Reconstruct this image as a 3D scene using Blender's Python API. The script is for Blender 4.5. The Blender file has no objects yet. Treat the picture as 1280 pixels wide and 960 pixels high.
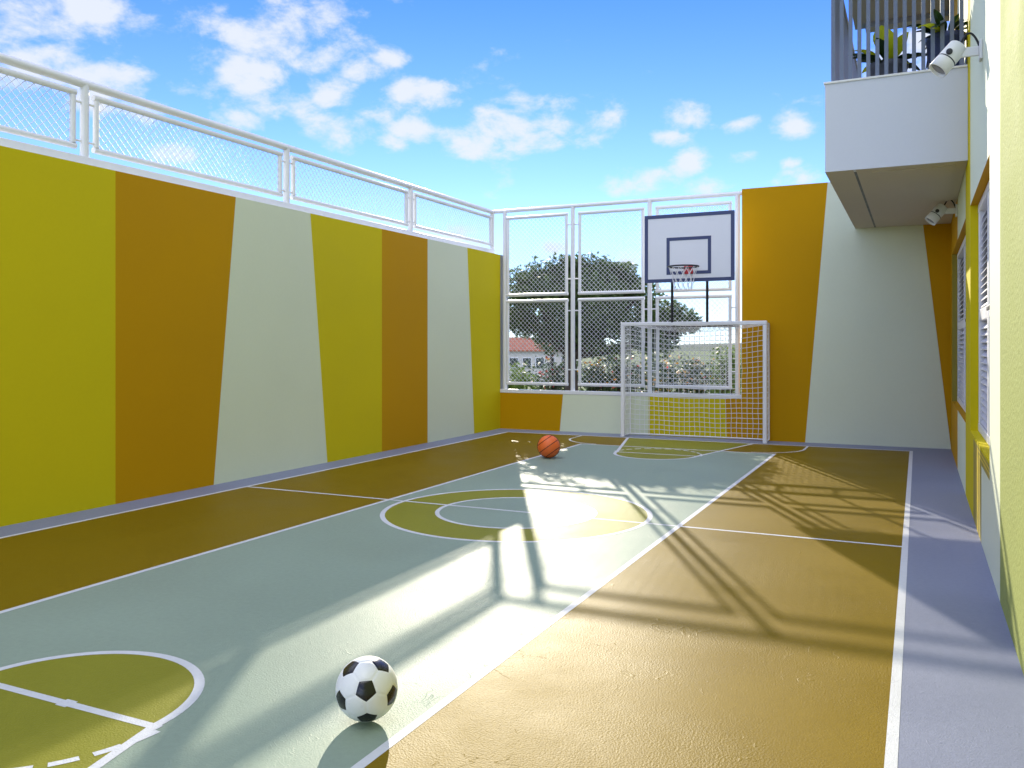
import bpy, math, random
from mathutils import Vector, Matrix, noise as mnoise
R = math.radians
PI = math.pi
random.seed(7)
scene = bpy.context.scene
COL = scene.collection

# ------------------------------------------------------------------ camera constants
CAM = Vector((0, 0, 1.45)); TH = R(25.44); F = 1067.0; YH = 432.7

def ray(px, py):
    r = Vector((math.cos(TH), math.sin(TH), 0)); f = Vector((-math.sin(TH), math.cos(TH), 0))
    return f + r * ((px - 640) / F) + Vector((0, 0, 1)) * ((YH - py) / F)

def at_depth(px, py, d):
    return CAM + ray(px, py) * d

# ------------------------------------------------------------------ materials
def new_mat(name):
    m = bpy.data.materials.new(name); m.use_nodes = True
    return m, m.node_tree, m.node_tree.nodes['Principled BSDF']

def paint(name, col, rough=.6, spec=.5, var=.06, vscale=1.6, bump=.0, bscale=60, metal=0, bdist=.004, fine=0, dirt=0):
    """painted surface: slow tone variation, fine speckle, grain bump (world position driven)"""
    m, nt, b = new_mat(name); N = nt.nodes; L = nt.links
    geo = N.new('ShaderNodeNewGeometry')
    n1 = N.new('ShaderNodeTexNoise'); n1.inputs['Scale'].default_value = vscale; n1.inputs['Detail'].default_value = 6
    L.new(geo.outputs['Position'], n1.inputs['Vector'])
    n2 = N.new('ShaderNodeTexNoise'); n2.inputs['Scale'].default_value = 35; n2.inputs['Detail'].default_value = 3
    L.new(geo.outputs['Position'], n2.inputs['Vector'])
    add = N.new('ShaderNodeMath'); add.operation = 'MULTIPLY_ADD'
    L.new(n2.outputs['Fac'], add.inputs[0]); add.inputs[1].default_value = .35 + fine; L.new(n1.outputs['Fac'], add.inputs[2])
    mr = N.new('ShaderNodeMapRange'); L.new(add.outputs[0], mr.inputs['Value'])
    mr.inputs['From Min'].default_value = .35; mr.inputs['From Max'].default_value = 1.0 + fine
    mr.inputs['To Min'].default_value = 1 - var; mr.inputs['To Max'].default_value = 1 + var
    mul = N.new('ShaderNodeVectorMath'); mul.operation = 'SCALE'
    mul.inputs[0].default_value = col[:3]; L.new(mr.outputs[0], mul.inputs['Scale'])
    L.new(mul.outputs[0], b.inputs['Base Color'])
    rr = N.new('ShaderNodeMapRange'); L.new(n1.outputs['Fac'], rr.inputs['Value'])
    rr.inputs['From Min'].default_value = .3; rr.inputs['From Max'].default_value = .7
    rr.inputs['To Min'].default_value = max(0, rough - .06); rr.inputs['To Max'].default_value = min(1, rough + .06)
    L.new(rr.outputs[0], b.inputs['Roughness'])
    b.inputs['Specular IOR Level'].default_value = spec
    b.inputs['Metallic'].default_value = metal
    if bump:
        n3 = N.new('ShaderNodeTexNoise'); n3.inputs['Scale'].default_value = bscale; n3.inputs['Detail'].default_value = 4
        L.new(geo.outputs['Position'], n3.inputs['Vector'])
        bp = N.new('ShaderNodeBump'); bp.inputs['Strength'].default_value = bump; bp.inputs['Distance'].default_value = bdist
        L.new(n3.outputs['Fac'], bp.inputs['Height']); L.new(bp.outputs[0], b.inputs['Normal'])
    return m

def floor_paint(name, col, rough=.55, spec=.06, var=.12):
    """trowelled, painted concrete: grit, hair scratches and scuffs"""
    m = paint(name, col, rough, spec, var, 1.1, 0, fine=.2)
    nt = m.node_tree; N = nt.nodes; L = nt.links; b = N['Principled BSDF']
    geo = N.new('ShaderNodeNewGeometry')
    grit = N.new('ShaderNodeTexNoise'); grit.inputs['Scale'].default_value = 120; grit.inputs['Detail'].default_value = 5
    L.new(geo.outputs['Position'], grit.inputs['Vector'])
    trowel = N.new('ShaderNodeTexNoise'); trowel.inputs['Scale'].default_value = 7; trowel.inputs['Detail'].default_value = 7
    trowel.inputs['Distortion'].default_value = 1.2
    L.new(geo.outputs['Position'], trowel.inputs['Vector'])
    sc = N.new('ShaderNodeTexNoise'); sc.inputs['Scale'].default_value = 2.3; sc.inputs['Detail'].default_value = 2
    sc.inputs['Distortion'].default_value = 2.6
    L.new(geo.outputs['Position'], sc.inputs['Vector'])
    a = N.new('ShaderNodeMath'); a.operation = 'SUBTRACT'; L.new(sc.outputs['Fac'], a.inputs[0]); a.inputs[1].default_value = .52
    ab = N.new('ShaderNodeMath'); ab.operation = 'ABSOLUTE'; L.new(a.outputs[0], ab.inputs[0])
    rg = N.new('ShaderNodeMapRange'); L.new(ab.outputs[0], rg.inputs['Value'])
    rg.inputs['From Min'].default_value = 0; rg.inputs['From Max'].default_value = .009
    rg.inputs['To Min'].default_value = 1; rg.inputs['To Max'].default_value = 0
    mk = N.new('ShaderNodeTexNoise'); mk.inputs['Scale'].default_value = 3.1; mk.inputs['Detail'].default_value = 2
    L.new(geo.outputs['Position'], mk.inputs['Vector'])
    mm = N.new('ShaderNodeMapRange'); L.new(mk.outputs['Fac'], mm.inputs['Value'])
    mm.inputs['From Min'].default_value = .55; mm.inputs['From Max'].default_value = .62
    ms = N.new('ShaderNodeMath'); ms.operation = 'MULTIPLY'; L.new(rg.outputs[0], ms.inputs[0]); L.new(mm.outputs[0], ms.inputs[1])
    s1 = N.new('ShaderNodeMath'); s1.operation = 'MULTIPLY_ADD'
    L.new(trowel.outputs['Fac'], s1.inputs[0]); s1.inputs[1].default_value = .55; L.new(grit.outputs['Fac'], s1.inputs[2])
    s2 = N.new('ShaderNodeMath'); s2.operation = 'MULTIPLY_ADD'
    L.new(ms.outputs[0], s2.inputs[0]); s2.inputs[1].default_value = .6; L.new(s1.outputs[0], s2.inputs[2])
    bp = N.new('ShaderNodeBump'); bp.inputs['Strength'].default_value = .55; bp.inputs['Distance'].default_value = .008
    pv = N.new('ShaderNodeTexNoise'); pv.inputs['Scale'].default_value = .9; pv.inputs['Detail'].default_value = 3
    L.new(geo.outputs['Position'], pv.inputs['Vector'])
    pm = N.new('ShaderNodeMapRange'); L.new(pv.outputs['Fac'], pm.inputs['Value'])
    pm.inputs['From Min'].default_value = .38; pm.inputs['From Max'].default_value = .62
    pm.inputs['To Min'].default_value = .14; pm.inputs['To Max'].default_value = .42
    L.new(pm.outputs[0], bp.inputs['Strength'])
    L.new(s2.outputs[0], bp.inputs['Height']); L.new(bp.outputs[0], b.inputs['Normal'])
    return m

def leaf_mat(name, col, col2, trans=.35, rough=.5):
    m, nt, b = new_mat(name); N = nt.nodes; L = nt.links
    geo = N.new('ShaderNodeNewGeometry')
    n = N.new('ShaderNodeTexNoise'); n.inputs['Scale'].default_value = 2.5; n.inputs['Detail'].default_value = 2
    L.new(geo.outputs['Position'], n.inputs['Vector'])
    av = N.new('ShaderNodeMath'); av.operation = 'MULTIPLY_ADD'
    L.new(geo.outputs['Random Per Island'], av.inputs[0]); av.inputs[1].default_value = .6; L.new(n.outputs['Fac'], av.inputs[2])
    mr = N.new('ShaderNodeMapRange'); mr.inputs['From Min'].default_value = .35; mr.inputs['From Max'].default_value = 1.2
    L.new(av.outputs[0], mr.inputs['Value'])
    mx = N.new('ShaderNodeMix'); mx.data_type = 'RGBA'
    mx.inputs['A'].default_value = (*col, 1); mx.inputs['B'].default_value = (*col2, 1)
    L.new(mr.outputs[0], mx.inputs['Factor'])
    L.new(mx.outputs['Result'], b.inputs['Base Color']); b.inputs['Roughness'].default_value = rough
    tr = N.new('ShaderNodeBsdfTranslucent'); L.new(mx.outputs['Result'], tr.inputs['Color'])
    ms = N.new('ShaderNodeMixShader'); ms.inputs[0].default_value = trans
    L.new(b.outputs[0], ms.inputs[1]); L.new(tr.outputs[0], ms.inputs[2])
    L.new(ms.outputs[0], N['Material Output'].inputs['Surface'])
    return m

LIME = (.62, .51, .008); ORANGE = (.53, .275, .001); MINT = (.69, .74, .56)
M = {}
M['lime'] = paint('lime wall paint', LIME, .65, .1, .045, .8, .18, 90)
M['orange'] = paint('ochre wall paint', ORANGE, .65, .1, .045, .8, .18, 90)
M['mint'] = paint('mint wall paint', MINT, .65, .1, .035, .8, .18, 90)
M['yellow'] = paint('yellow trim paint', (.62, .46, .015), .5, .4, .04, .8, .15, 90)
M['olive'] = paint('olive trim paint', (.30, .24, .015), .5, .4, .04, .8, .15, 90)
M['rough_lime'] = paint('rough lime render', (.31, .35, .105), .8, .12, .08, 1.2, .6, 38, bdist=.012, fine=.3)
M['white'] = paint('white gloss paint', (.80, .80, .82), .35, .5, .03, 3)
M['capwhite'] = paint('white coping paint', (.78, .78, .78), .6, .4, .04, 3, .1, 80)
M['render'] = paint('white render', (.63, .66, .74), .7, .3, .03, 1.2, .12, 110)
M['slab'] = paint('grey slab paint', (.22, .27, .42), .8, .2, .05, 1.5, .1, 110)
M['soffit'] = paint('soffit paint', (.55, .50, .42), .75, .3, .04, 1.5, .1, 110)
M['dark'] = paint('dark steel', (.02, .022, .03), .4, .5, .1, 4)
M['rail'] = paint('grey railing paint', (.15, .18, .26), .4, .5, .05, 4)
M['wire'] = paint('white coated wire', (.72, .74, .76), .45, .5, .03, 4)
M['netcord'] = paint('white net cord', (.80, .80, .82), .8, .2, .05, 9)
M['navy'] = paint('navy board paint', (.045, .06, .15), .45, .5, .05, 4)
M['board'] = paint('white board paint', (.76, .77, .80), .4, .5, .03, 2)
M['red'] = paint('red steel', (.55, .03, .03), .4, .5, .05, 6)
M['f_orange'] = floor_paint('ochre court paint', (.21, .138, .005), .50)
M['f_teal'] = floor_paint('sea green court paint', (.265, .335, .27), .50)
M['f_olive'] = floor_paint('olive court paint', (.24, .235, .028), .50)
M['f_purple'] = floor_paint('lavender floor paint', (.235, .255, .345), .50)
M['f_white'] = floor_paint('white line paint', (.62, .63, .66), .56, var=.12)
M['glass'] = paint('window glass', (.05, .06, .07), .08, .6, .02)
M['blind'] = paint('window louvre', (.62, .62, .68), .45, .5, .04, 4)
M['ball_white'] = paint('white ball leather', (.80, .80, .80), .32, .5, .04, 20, .08, 500, bdist=.001)
M['ball_black'] = paint('black ball leather', (.012, .012, .014), .25, .5, .1, 20, .08, 500, bdist=.001)
M['bball'] = paint('orange pebbled rubber', (.82, .15, .022), .5, .5, .06, 20, .5, 260, bdist=.003)
M['bseam'] = paint('black rubber seam', (.012, .008, .008), .55, .4, .05)
M['lens'] = paint('floodlight lens', (.22, .22, .26), .15, .6, .03)
M['lampbody'] = paint('white lamp enamel', (.74, .74, .72), .4, .5, .03, 8)
M['cable'] = paint('black cable', (.012, .012, .012), .5, .4, .05)
M['potgrey'] = paint('grey planter', (.16, .17, .21), .7, .3, .12, 8, .3, 60)
M['potblue'] = paint('blue planter', (.12, .16, .36), .45, .5, .06, 8)
M['soil'] = paint('potting soil', (.03, .02, .015), .95, .1, .2, 20, .6, 60)
M['bark'] = paint('bark', (.09, .07, .055), .9, .2, .3, 8, .9, 25, bdist=.02)
M['grass'] = paint('lawn', (.06, .10, .03), .95, .1, .35, .5, .5, 20, bdist=.03)
M['leaf'] = leaf_mat('tree leaf', (.045, .085, .022), (.11, .17, .045), .42)
M['leaf2'] = leaf_mat('bush leaf', (.03, .06, .02), (.09, .13, .04), .25)
M['leaf3'] = leaf_mat('bright bush leaf', (.09, .16, .02), (.20, .28, .04), .35)
M['leaf_y'] = leaf_mat('lime houseplant leaf', (.46, .55, .02), (.62, .66, .03), .5, .35)
M['leaf_d'] = leaf_mat('dark houseplant leaf', (.012, .040, .014), (.03, .07, .02), .15, .3)
M['fl_red'] = leaf_mat('red petal', (.60, .05, .05), (.70, .14, .12), .3)
M['fl_yel'] = leaf_mat('yellow petal', (.70, .42, .04), (.75, .30, .04), .3)
M['fl_wht'] = leaf_mat('white petal', (.70, .68, .60), (.75, .70, .45), .3)
M['roof'] = paint('clay roof tile', (.42, .16, .10), .8, .3, .2, 2, .5, 12, bdist=.03)
M['housewall'] = paint('pale house render', (.62, .58, .52), .8, .2, .06, 1)
M['hill'] = paint('wooded hill', (.07, .10, .07), .95, .1, .35, .03)

# ------------------------------------------------------------------ mesh builder
class MB:
    def __init__(s):
        s.v = []; s.f = []; s.m = []; s.mats = []; s.sm = []
    def mi(s, mat):
        if mat not in s.mats: s.mats.append(mat)
        return s.mats.index(mat)
    def face(s, pts, mat, smooth=False):
        i = len(s.v); s.v += [tuple(p) for p in pts]; s.f.append(tuple(range(i, i + len(pts)))); s.m.append(s.mi(mat)); s.sm.append(smooth)
    def add(s, verts, faces, mat, smooth=False):
        i = len(s.v); s.v += [tuple(p) for p in verts]; k = s.mi(mat)
        for f in faces:
            s.f.append(tuple(i + a for a in f)); s.m.append(k); s.sm.append(smooth)
    def box(s, a, b, mat, bev=0):
        x0, y0, z0 = [min(p, q) for p, q in zip(a, b)]; x1, y1, z1 = [max(p, q) for p, q in zip(a, b)]
        if not bev:
            V = [(x0, y0, z0), (x1, y0, z0), (x1, y1, z0), (x0, y1, z0), (x0, y0, z1), (x1, y0, z1), (x1, y1, z1), (x0, y1, z1)]
            s.add(V, [(0, 3, 2, 1), (4, 5, 6, 7), (0, 1, 5, 4), (1, 2, 6, 5), (2, 3, 7, 6), (3, 0, 4, 7)], mat); return
        import bmesh
        bm = bmesh.new(); bmesh.ops.create_cube(bm, size=1)
        for v in bm.verts:
            v.co = Vector(((x0 + x1) / 2 + v.co.x * (x1 - x0), (y0 + y1) / 2 + v.co.y * (y1 - y0), (z0 + z1) / 2 + v.co.z * (z1 - z0)))
        bmesh.ops.bevel(bm, geom=bm.edges[:], offset=bev, segments=2, affect='EDGES', profile=.5)
        bm.verts.index_update()
        s.add([v.co for v in bm.verts], [[v.index for v in f.verts] for f in bm.faces], mat); bm.free()
    def tube(s, pts, r, mat, n=10, cap=True, smooth=True, r2=None):
        pts = [Vector(p) for p in pts]; k = len(pts)
        rings = []; prev = None
        for i, p in enumerate(pts):
            t = (pts[min(i + 1, k - 1)] - pts[max(i - 1, 0)]).normalized()
            if prev is None:
                a = t.orthogonal().normalized()
                if abs(t.z) < .9: a = (Vector((0, 0, 1)) - t * t.z).normalized()
            else:
                a = (prev - t * prev.dot(t)).normalized()
            prev = a; b = t.cross(a)
            rr = r if r2 is None else r + (r2 - r) * i / (k - 1)
            rings.append([p + (a * math.cos(2 * PI * j / n) + b * math.sin(2 * PI * j / n)) * rr for j in range(n)])
        V = [q for g in rings for q in g]; Fc = []
        for i in range(k - 1):
            for j in range(n):
                Fc.append((i * n + j, i * n + (j + 1) % n, (i + 1) * n + (j + 1) % n, (i + 1) * n + j))
        s.add(V, Fc, mat, smooth)
        if cap:
            s.face(list(reversed(rings[0])), mat); s.face(rings[-1], mat)
    def sqtube(s, p0, p1, w, mat, up=(0, 0, 1)):
        """square bar between two points"""
        p0 = Vector(p0); p1 = Vector(p1); t = (p1 - p0).normalized(); up = Vector(up)
        a = (up - t * up.dot(t)).normalized() * w / 2; b = t.cross(a)
        V = [p + q for p in (p0, p1) for q in (a + b, a - b, -a - b, -a + b)]
        s.add(V, [(0, 1, 5, 4), (1, 2, 6, 5), (2, 3, 7, 6), (3, 0, 4, 7), (3, 2, 1, 0), (4, 5, 6, 7)], mat)
    def lathe(s, c, prof, mat, n=24, axis=None, smooth=True):
        """prof: list of (radius, height) along axis"""
        c = Vector(c); ax = Vector(axis or (0, 0, 1)).normalized(); a = ax.orthogonal().normalized(); b = ax.cross(a)
        V = []; Fc = []
        for r, h in prof:
            for j in range(n):
                V.append(c + ax * h + (a * math.cos(2 * PI * j / n) + b * math.sin(2 * PI * j / n)) * r)
        for i in range(len(prof) - 1):
            for j in range(n):
                Fc.append((i * n + j, i * n + (j + 1) % n, (i + 1) * n + (j + 1) % n, (i + 1) * n + j))
        s.add(V, Fc, mat, smooth)
    def build(s, name, parent=None, autosmooth=None):
        me = bpy.data.meshes.new(name)
        off = ROOT.get(parent.name, Vector()) if parent else Vector()
        me.from_pydata([tuple(Vector(v) - off) for v in s.v], [], s.f)
        for m in s.mats: me.materials.append(m)
        me.polygons.foreach_set('material_index', s.m); me.polygons.foreach_set('use_smooth', s.sm)
        me.update()
        o = bpy.data.objects.new(name, me); COL.objects.link(o)
        if parent: o.parent = parent; ROOT[o.name] = off
        return o

ROOT = {}
def tag(o, label, cat, group=None):
    o['label'] = label; o['category'] = cat
    if group: o['group'] = group
    return o
def thing(name, loc, label, cat, group=None):
    o = bpy.data.objects.new(name, None); COL.objects.link(o); o.location = loc; o.empty_display_size = .2
    ROOT[o.name] = Vector(loc)
    return tag(o, label, cat, group)
def solid_thing(mb, name, loc, label, cat, group=None):
    """a thing that is one mesh, origin at its base"""
    loc = Vector(loc); mb.v = [tuple(Vector(v) - loc) for v in mb.v]
    o = mb.build(name); o.location = loc; ROOT[o.name] = loc
    return tag(o, label, cat, group)
def struct(o): o['kind'] = 'structure'; return o

# ------------------------------------------------------------------ layout numbers (metres)
XL = -6.65; XR = .42; YB = 13.5; WT = 3.06; FT = 3.865; GZ = -2.4; YN = -3.0
BT = 3.89                                     # top of the solid part of the end wall
WX0, WX1, SILL = -6.60, -2.47, .63            # opening of the end wall

# ------------------------------------------------------------------ ground, court
g = MB(); g.face([(-1500, -400, GZ), (1500, -400, GZ), (1500, 2500, GZ), (-1500, 2500, GZ)], M['grass']); struct(g.build('ground'))
fl = MB(); fl.box((XL - .15, YN, GZ + .01), (XR + .12, YB + .15, 0), M['f_purple']); struct(fl.build('court_floor'))

CX, CY = -3.18, 6.77
bx0, bx1, by0, by1 = -6.26, -.085, .56, 13.0
tx0, tx1, ty0, ty1 = -4.51, -1.74, 1.68, 11.87
def arc(cx, cy, r, a0, a1, n):
    return [(cx + r * math.cos(a0 + (a1 - a0) * i / n), cy + r * math.sin(a0 + (a1 - a0) * i / n)) for i in range(n + 1)]
def sheet(mb, pts, z, mat): mb.face([(x, y, z) for x, y in pts], mat)
cp = MB()
for q in ((bx0, tx0, by0, by1), (tx1, bx1, by0, by1), (tx0, tx1, by0, ty0), (tx0, tx1, ty1, by1)):
    sheet(cp, [(q[0], q[2]), (q[1], q[2]), (q[1], q[3]), (q[0], q[3])], .0006, M['f_orange'])
sheet(cp, [(tx0, ty0), (tx1, ty0), (tx1, ty1), (tx0, ty1)], .0006, M['f_teal'])
def key_outline(s):       # s=+1 far key, -1 near key (mirrored about the half-way line)
    kr = .55
    pts = [(CX + .97, by1), (CX + kr, CY + 4.42)] + arc(CX, CY + 4.42, kr, 0, -PI, 40)[1:] + [(CX - .97, by1)]
    return [(x, y if s > 0 else 2 * CY - y) for x, y in pts]
for s in (1, -1):
    k = key_outline(s); sheet(cp, k if s < 0 else k[::-1], .0011, M['f_olive'])
ring_o = arc(CX, CY, 1.174, 0, 2 * PI, 96)[:-1]; ring_i = arc(CX, CY, .70, 0, 2 * PI, 96)[:-1]
for i in range(96):
    j = (i + 1) % 96; sheet(cp, [ring_i[i], ring_o[i], ring_o[j], ring_i[j]], .0011, M['f_olive'])
struct(cp.build('court_paint'))

ln = MB(); LZ = [.0015]
def stroke(pts, w=.042, closed=False):
    n = len(pts); Z = LZ[0]; LZ[0] += .00003
    P = [Vector(p) for p in pts]; out = []
    for i in range(n):
        a = P[(i - 1) % n] if closed or i else P[i]; b = P[(i + 1) % n] if closed or i < n - 1 else P[i]
        t1 = (P[i] - a); t2 = (b - P[i])
        t1 = t1.normalized() if t1.length > 1e-9 else t2.normalized(); t2 = t2.normalized() if t2.length > 1e-9 else t1
        t = (t1 + t2).normalized(); nn = Vector((-t.y, t.x)); k = 1 / max(.4, nn.dot(Vector((-t1.y, t1.x))))
        out.append((P[i] + nn * w / 2 * k, P[i] - nn * w / 2 * k))
    for i in range(n if closed else n - 1):
        a, b = out[i], out[(i + 1) % n]
        ln.face([(*a[1], Z), (*b[1], Z), (*b[0], Z), (*a[0], Z)], M['f_white'])
stroke([(bx0, by0), (bx1, by0), (bx1, by1), (bx0, by1)], .042, True)
stroke([(bx0 + .021, CY + .01), (bx1 - .021, CY + .01)], .036)
stroke([(tx0, ty0), (tx1, ty0), (tx1, ty1), (tx0, ty1)], .042, True)
stroke(arc(CX, CY, 1.16, 0, 2 * PI, 96)[:-1], .042, True)
stroke(arc(CX, CY, .69, 0, 2 * PI, 96)[:-1], .038, True)
for s in (1, -1):
    f = lambda q: [(x, y if s > 0 else 2 * CY - y) for x, y in q]
    stroke(f(key_outline(1)), .042)
    stroke(f([(CX - .58, CY + 4.42), (CX + .58, CY + 4.42)]), .04)
    for i in range(13):                                   # dashed half of the free-throw circle
        a0 = R(2 + 13.8 * i)
        stroke(f(arc(CX, CY + 4.42, .595, a0, a0 + R(9.4), 6)), .034)
    # rounded three-point line
    rr = .62; w = 1.74; y3 = CY + 5.17
    p3 = [(CX - w, by1 - .03), (CX - w, y3 + rr)] + arc(CX - w + rr, y3 + rr, rr, PI, 1.5 * PI, 14)[1:]
    stroke(f(p3), .032); stroke(f([(2 * CX - x, y) for x, y in p3]), .032)
ln.box((CX + .03, 2 * CY - (CY + 4.42) - .028, .0016), (CX + .09, 2 * CY - (CY + 4.42) + .030, .0024), M['f_white'])
struct(ln.build('court_lines'))

# ------------------------------------------------------------------ left boundary wall with its mural
lw = MB()
top = [YN, 1.0, 3.2, 5.51, 7.04, 8.29, 9.82, 11.03, 12.28, YB]
bot = [YN, 1.4, 3.2, 5.51, 6.72, 8.62, 9.82, 11.03, 12.52, YB]
cols = ['mint', 'orange', 'lime', 'orange', 'mint', 'lime', 'orange', 'mint', 'lime']
# stripe order seen from left: lime (to 5.51), ochre, mint, lime, ochre, mint, lime
for i, c in enumerate(cols):
    lw.face([(XL, bot[i], 0), (XL, bot[i + 1], 0), (XL, top[i + 1], WT), (XL, top[i], WT)], M[c])
T = .32
lw.face([(XL - T, YN, GZ), (XL - T, YB + T, GZ), (XL - T, YB + T, WT), (XL - T, YN, WT)][::-1], M['render'])
lw.face([(XL - T, YN, WT), (XL, YN, WT), (XL, YB + T, WT), (XL - T, YB + T, WT)], M['capwhite'])
lw.face([(XL - T, YN, GZ), (XL, YN, GZ), (XL, YN, WT), (XL - T, YN, WT)], M['render'])
lw.face([(XL - T, YB + T, GZ), (XL - T, YB + T, WT), (XL, YB + T, WT), (XL, YB + T, GZ)], M['render'])
solid_thing(lw, 'boundary_wall', (XL, 6, 0), 'long boundary wall on the left painted in lime, ochre and mint slanted stripes, wire fence on top', 'wall')

# ------------------------------------------------------------------ end wall with its mural and opening
ew = MB()
def ewq(x0b, x1b, x0t, x1t, z0, z1, c):
    ew.face([(x0b, YB, z0), (x1b, YB, z0), (x1t, YB, z1), (x0t, YB, z1)], M[c])
# low part under the opening
xs = [(XL, XL), (-5.52, -5.46), (-3.96, -3.96), (-2.69, -2.73), (WX1, WX1)]
for i, c in enumerate(['orange', 'mint', 'lime', 'orange']):
    ewq(xs[i][0], xs[i + 1][0], xs[i][1], xs[i + 1][1], 0, SILL, c)
# full-height part right of the opening
xs = [(WX1, WX1), (-1.535, -1.215), (.425, -.015), (XR, XR)]
for i, c in enumerate(['orange', 'mint', 'orange']):
    ewq(xs[i][0], min(xs[i + 1][0], XR), xs[i][1], xs[i + 1][1], 0, BT, c)
T = .15
ew.face([(WX0 - .05, YB, SILL), (WX1, YB, SILL), (WX1, YB + T, SILL), (WX0 - .05, YB + T, SILL)], M['capwhite'])
ew.face([(WX1, YB, SILL), (WX1, YB, BT), (WX1, YB + T, BT), (WX1, YB + T, SILL)], M['orange'])
ew.face([(WX1, YB, BT), (XR, YB, BT), (XR, YB + T, BT), (WX1, YB + T, BT)], M['orange'])
T = .15
ew.face([(XL, YB + T, GZ), (XL, YB + T, SILL), (WX1, YB + T, SILL), (WX1, YB + T, GZ)], M['render'])
ew.face([(WX1, YB + T, GZ), (WX1, YB + T, BT), (XR, YB + T, BT), (XR, YB + T, GZ)], M['render'])
solid_thing(ew, 'end_wall', (-3, YB, 0), 'end wall behind the goal with ochre, mint and lime panels and a big fenced opening', 'wall')

# ------------------------------------------------------------------ fences
def mesh_wires(mb, O, U, V, w, h, pitch, r, mat):
    """diamond wire mesh filling the rectangle O + u*U + v*V"""
    O = Vector(O); U = Vector(U); V = Vector(V)
    for sgn in (1, -1):
        c = -h if sgn > 0 else 0
        k = int(c / pitch) * pitch
        while k < (w if sgn > 0 else w + h):
            # line u = k + sgn*v
            if sgn > 0: v0 = max(0, -k); v1 = min(h, w - k)
            else: v0 = max(0, k - w); v1 = min(h, k)
            if v1 - v0 > .02:
                p = []
                nseg = max(1, int((v1 - v0) / (pitch * 4)))
                for q in (v0, v1):
                    p.append(O + U * (k + sgn * q) + V * q)
                nrm = U.cross(V) * (.0022 * sgn)
                mb.tube([p[0] + nrm, p[1] + nrm], r, mat, n=4, cap=False, smooth=False)
            k += pitch

def fence_panel(root, O, U, w, h, r=.021):
    """round tube frame filled with wire; O is the lower corner of the frame centre line"""
    O = Vector(O); U = Vector(U); V = Vector((0, 0, 1))
    f = MB(); c = [O, O + U * w, O + U * w + V * h, O + V * h]
    f.tube([c[0] - U * r, c[1] + U * r], r, M['white']); f.tube([c[3] - U * r, c[2] + U * r], r, M['white'])
    f.tube([c[0] + V * r * .9, c[3] - V * r * .9], r * .98, M['white']); f.tube([c[1] + V * r * .9, c[2] - V * r * .9], r * .98, M['white'])
    fo = f.build('panel_frame', root)
    m = MB(); mesh_wires(m, O + U * .012 + V * .012, U, V, w - .024, h - .024, .08, .0032, M['wire']); m.build('wire_mesh', fo)
    return fo
def clip(fo, p, q):
    c = MB(); c.tube([p, q], .011, M['white'], 8); c.build('clip', fo)

xf = XL - .17
lf = thing('wire_fence', (xf, 6, WT), 'low white tube and wire fence running along the top of the left striped wall', 'fence')
b = MB(); b.tube([(xf, YN, FT - .04), (xf, YB + .05, FT - .04)], .04, M['white'], 12); b.build('top_rail', lf)
b = MB(); b.box((xf - .045, YN, WT + .002), (xf + .045, YB + .04, WT + .10), M['white'], .006); b.build('bottom_rail', lf)
posts = [-2.88, -.15, 2.58, 5.32, 8.06, 10.82, 13.52]
for y in posts:
    b = MB(); b.tube([(xf, y, WT + .10), (xf, y, FT - .05)], .039, M['white'], 12)
    b.build('post', lf)
for i in range(len(posts) - 1):
    y0, y1 = posts[i] + .12, posts[i + 1] - .12
    if i == len(posts) - 2: y1 = posts[i + 1] - .07
    fo = fence_panel(lf, (xf, y0, WT + .185), (0, 1, 0), y1 - y0, .48, .028)
    for yy, pp in ((y0, posts[i]), (y1, posts[i + 1])):
        for zz in (WT + .24, WT + .59): clip(fo, (xf, yy, zz), (xf, pp, zz))

yf = YB + .05
ef = thing('wire_fence', (-4.55, yf, SILL), 'tall white tube and wire fence in three bays filling the end wall opening', 'fence')
b = MB(); b.box((WX0 - .06, yf - .055, SILL + .002), (WX1 - .002, yf + .05, SILL + .062), M['white'], .006); b.build('bottom_rail', ef)
b = MB(); b.tube([(xf, yf, FT - .033), (WX1, yf, FT - .033)], .033, M['white'], 12); b.build('top_rail', ef)
epx = [-6.585, -5.30, -3.955, -2.545]
for x in epx:
    b = MB(); b.tube([(x, yf, SILL + .06), (x, yf, FT - .05)], .037, M['white'], 12); b.build('post', ef)
for i in range(3):
    x0, x1 = epx[i] + (.06 if i == 0 else .125), epx[i + 1] - .115
    for z0, z1 in ((.80, 2.235), (2.345, 3.70)):
        fo = fence_panel(ef, (x0, yf, z0), (1, 0, 0), x1 - x0, z1 - z0, .027)
        for xx, pp in ((x0, epx[i]), (x1, epx[i + 1])):
            for zz in (z0 + .25, z1 - .18): clip(fo, (xx, yf, zz), (pp, yf, zz))

# ------------------------------------------------------------------ apartment building on the right
bl = thing('apartment_building', (XR, 5, 0), 'apartment building along the right side with mint and lime facade, two louvred windows and balconies', 'building')
w1 = (9.42, 13.08); w2 = (6.34, 8.60); wz0, wz1 = .70, 2.70; HT = 9.2
def col_at(y, z):
    pass
fw = MB()
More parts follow.
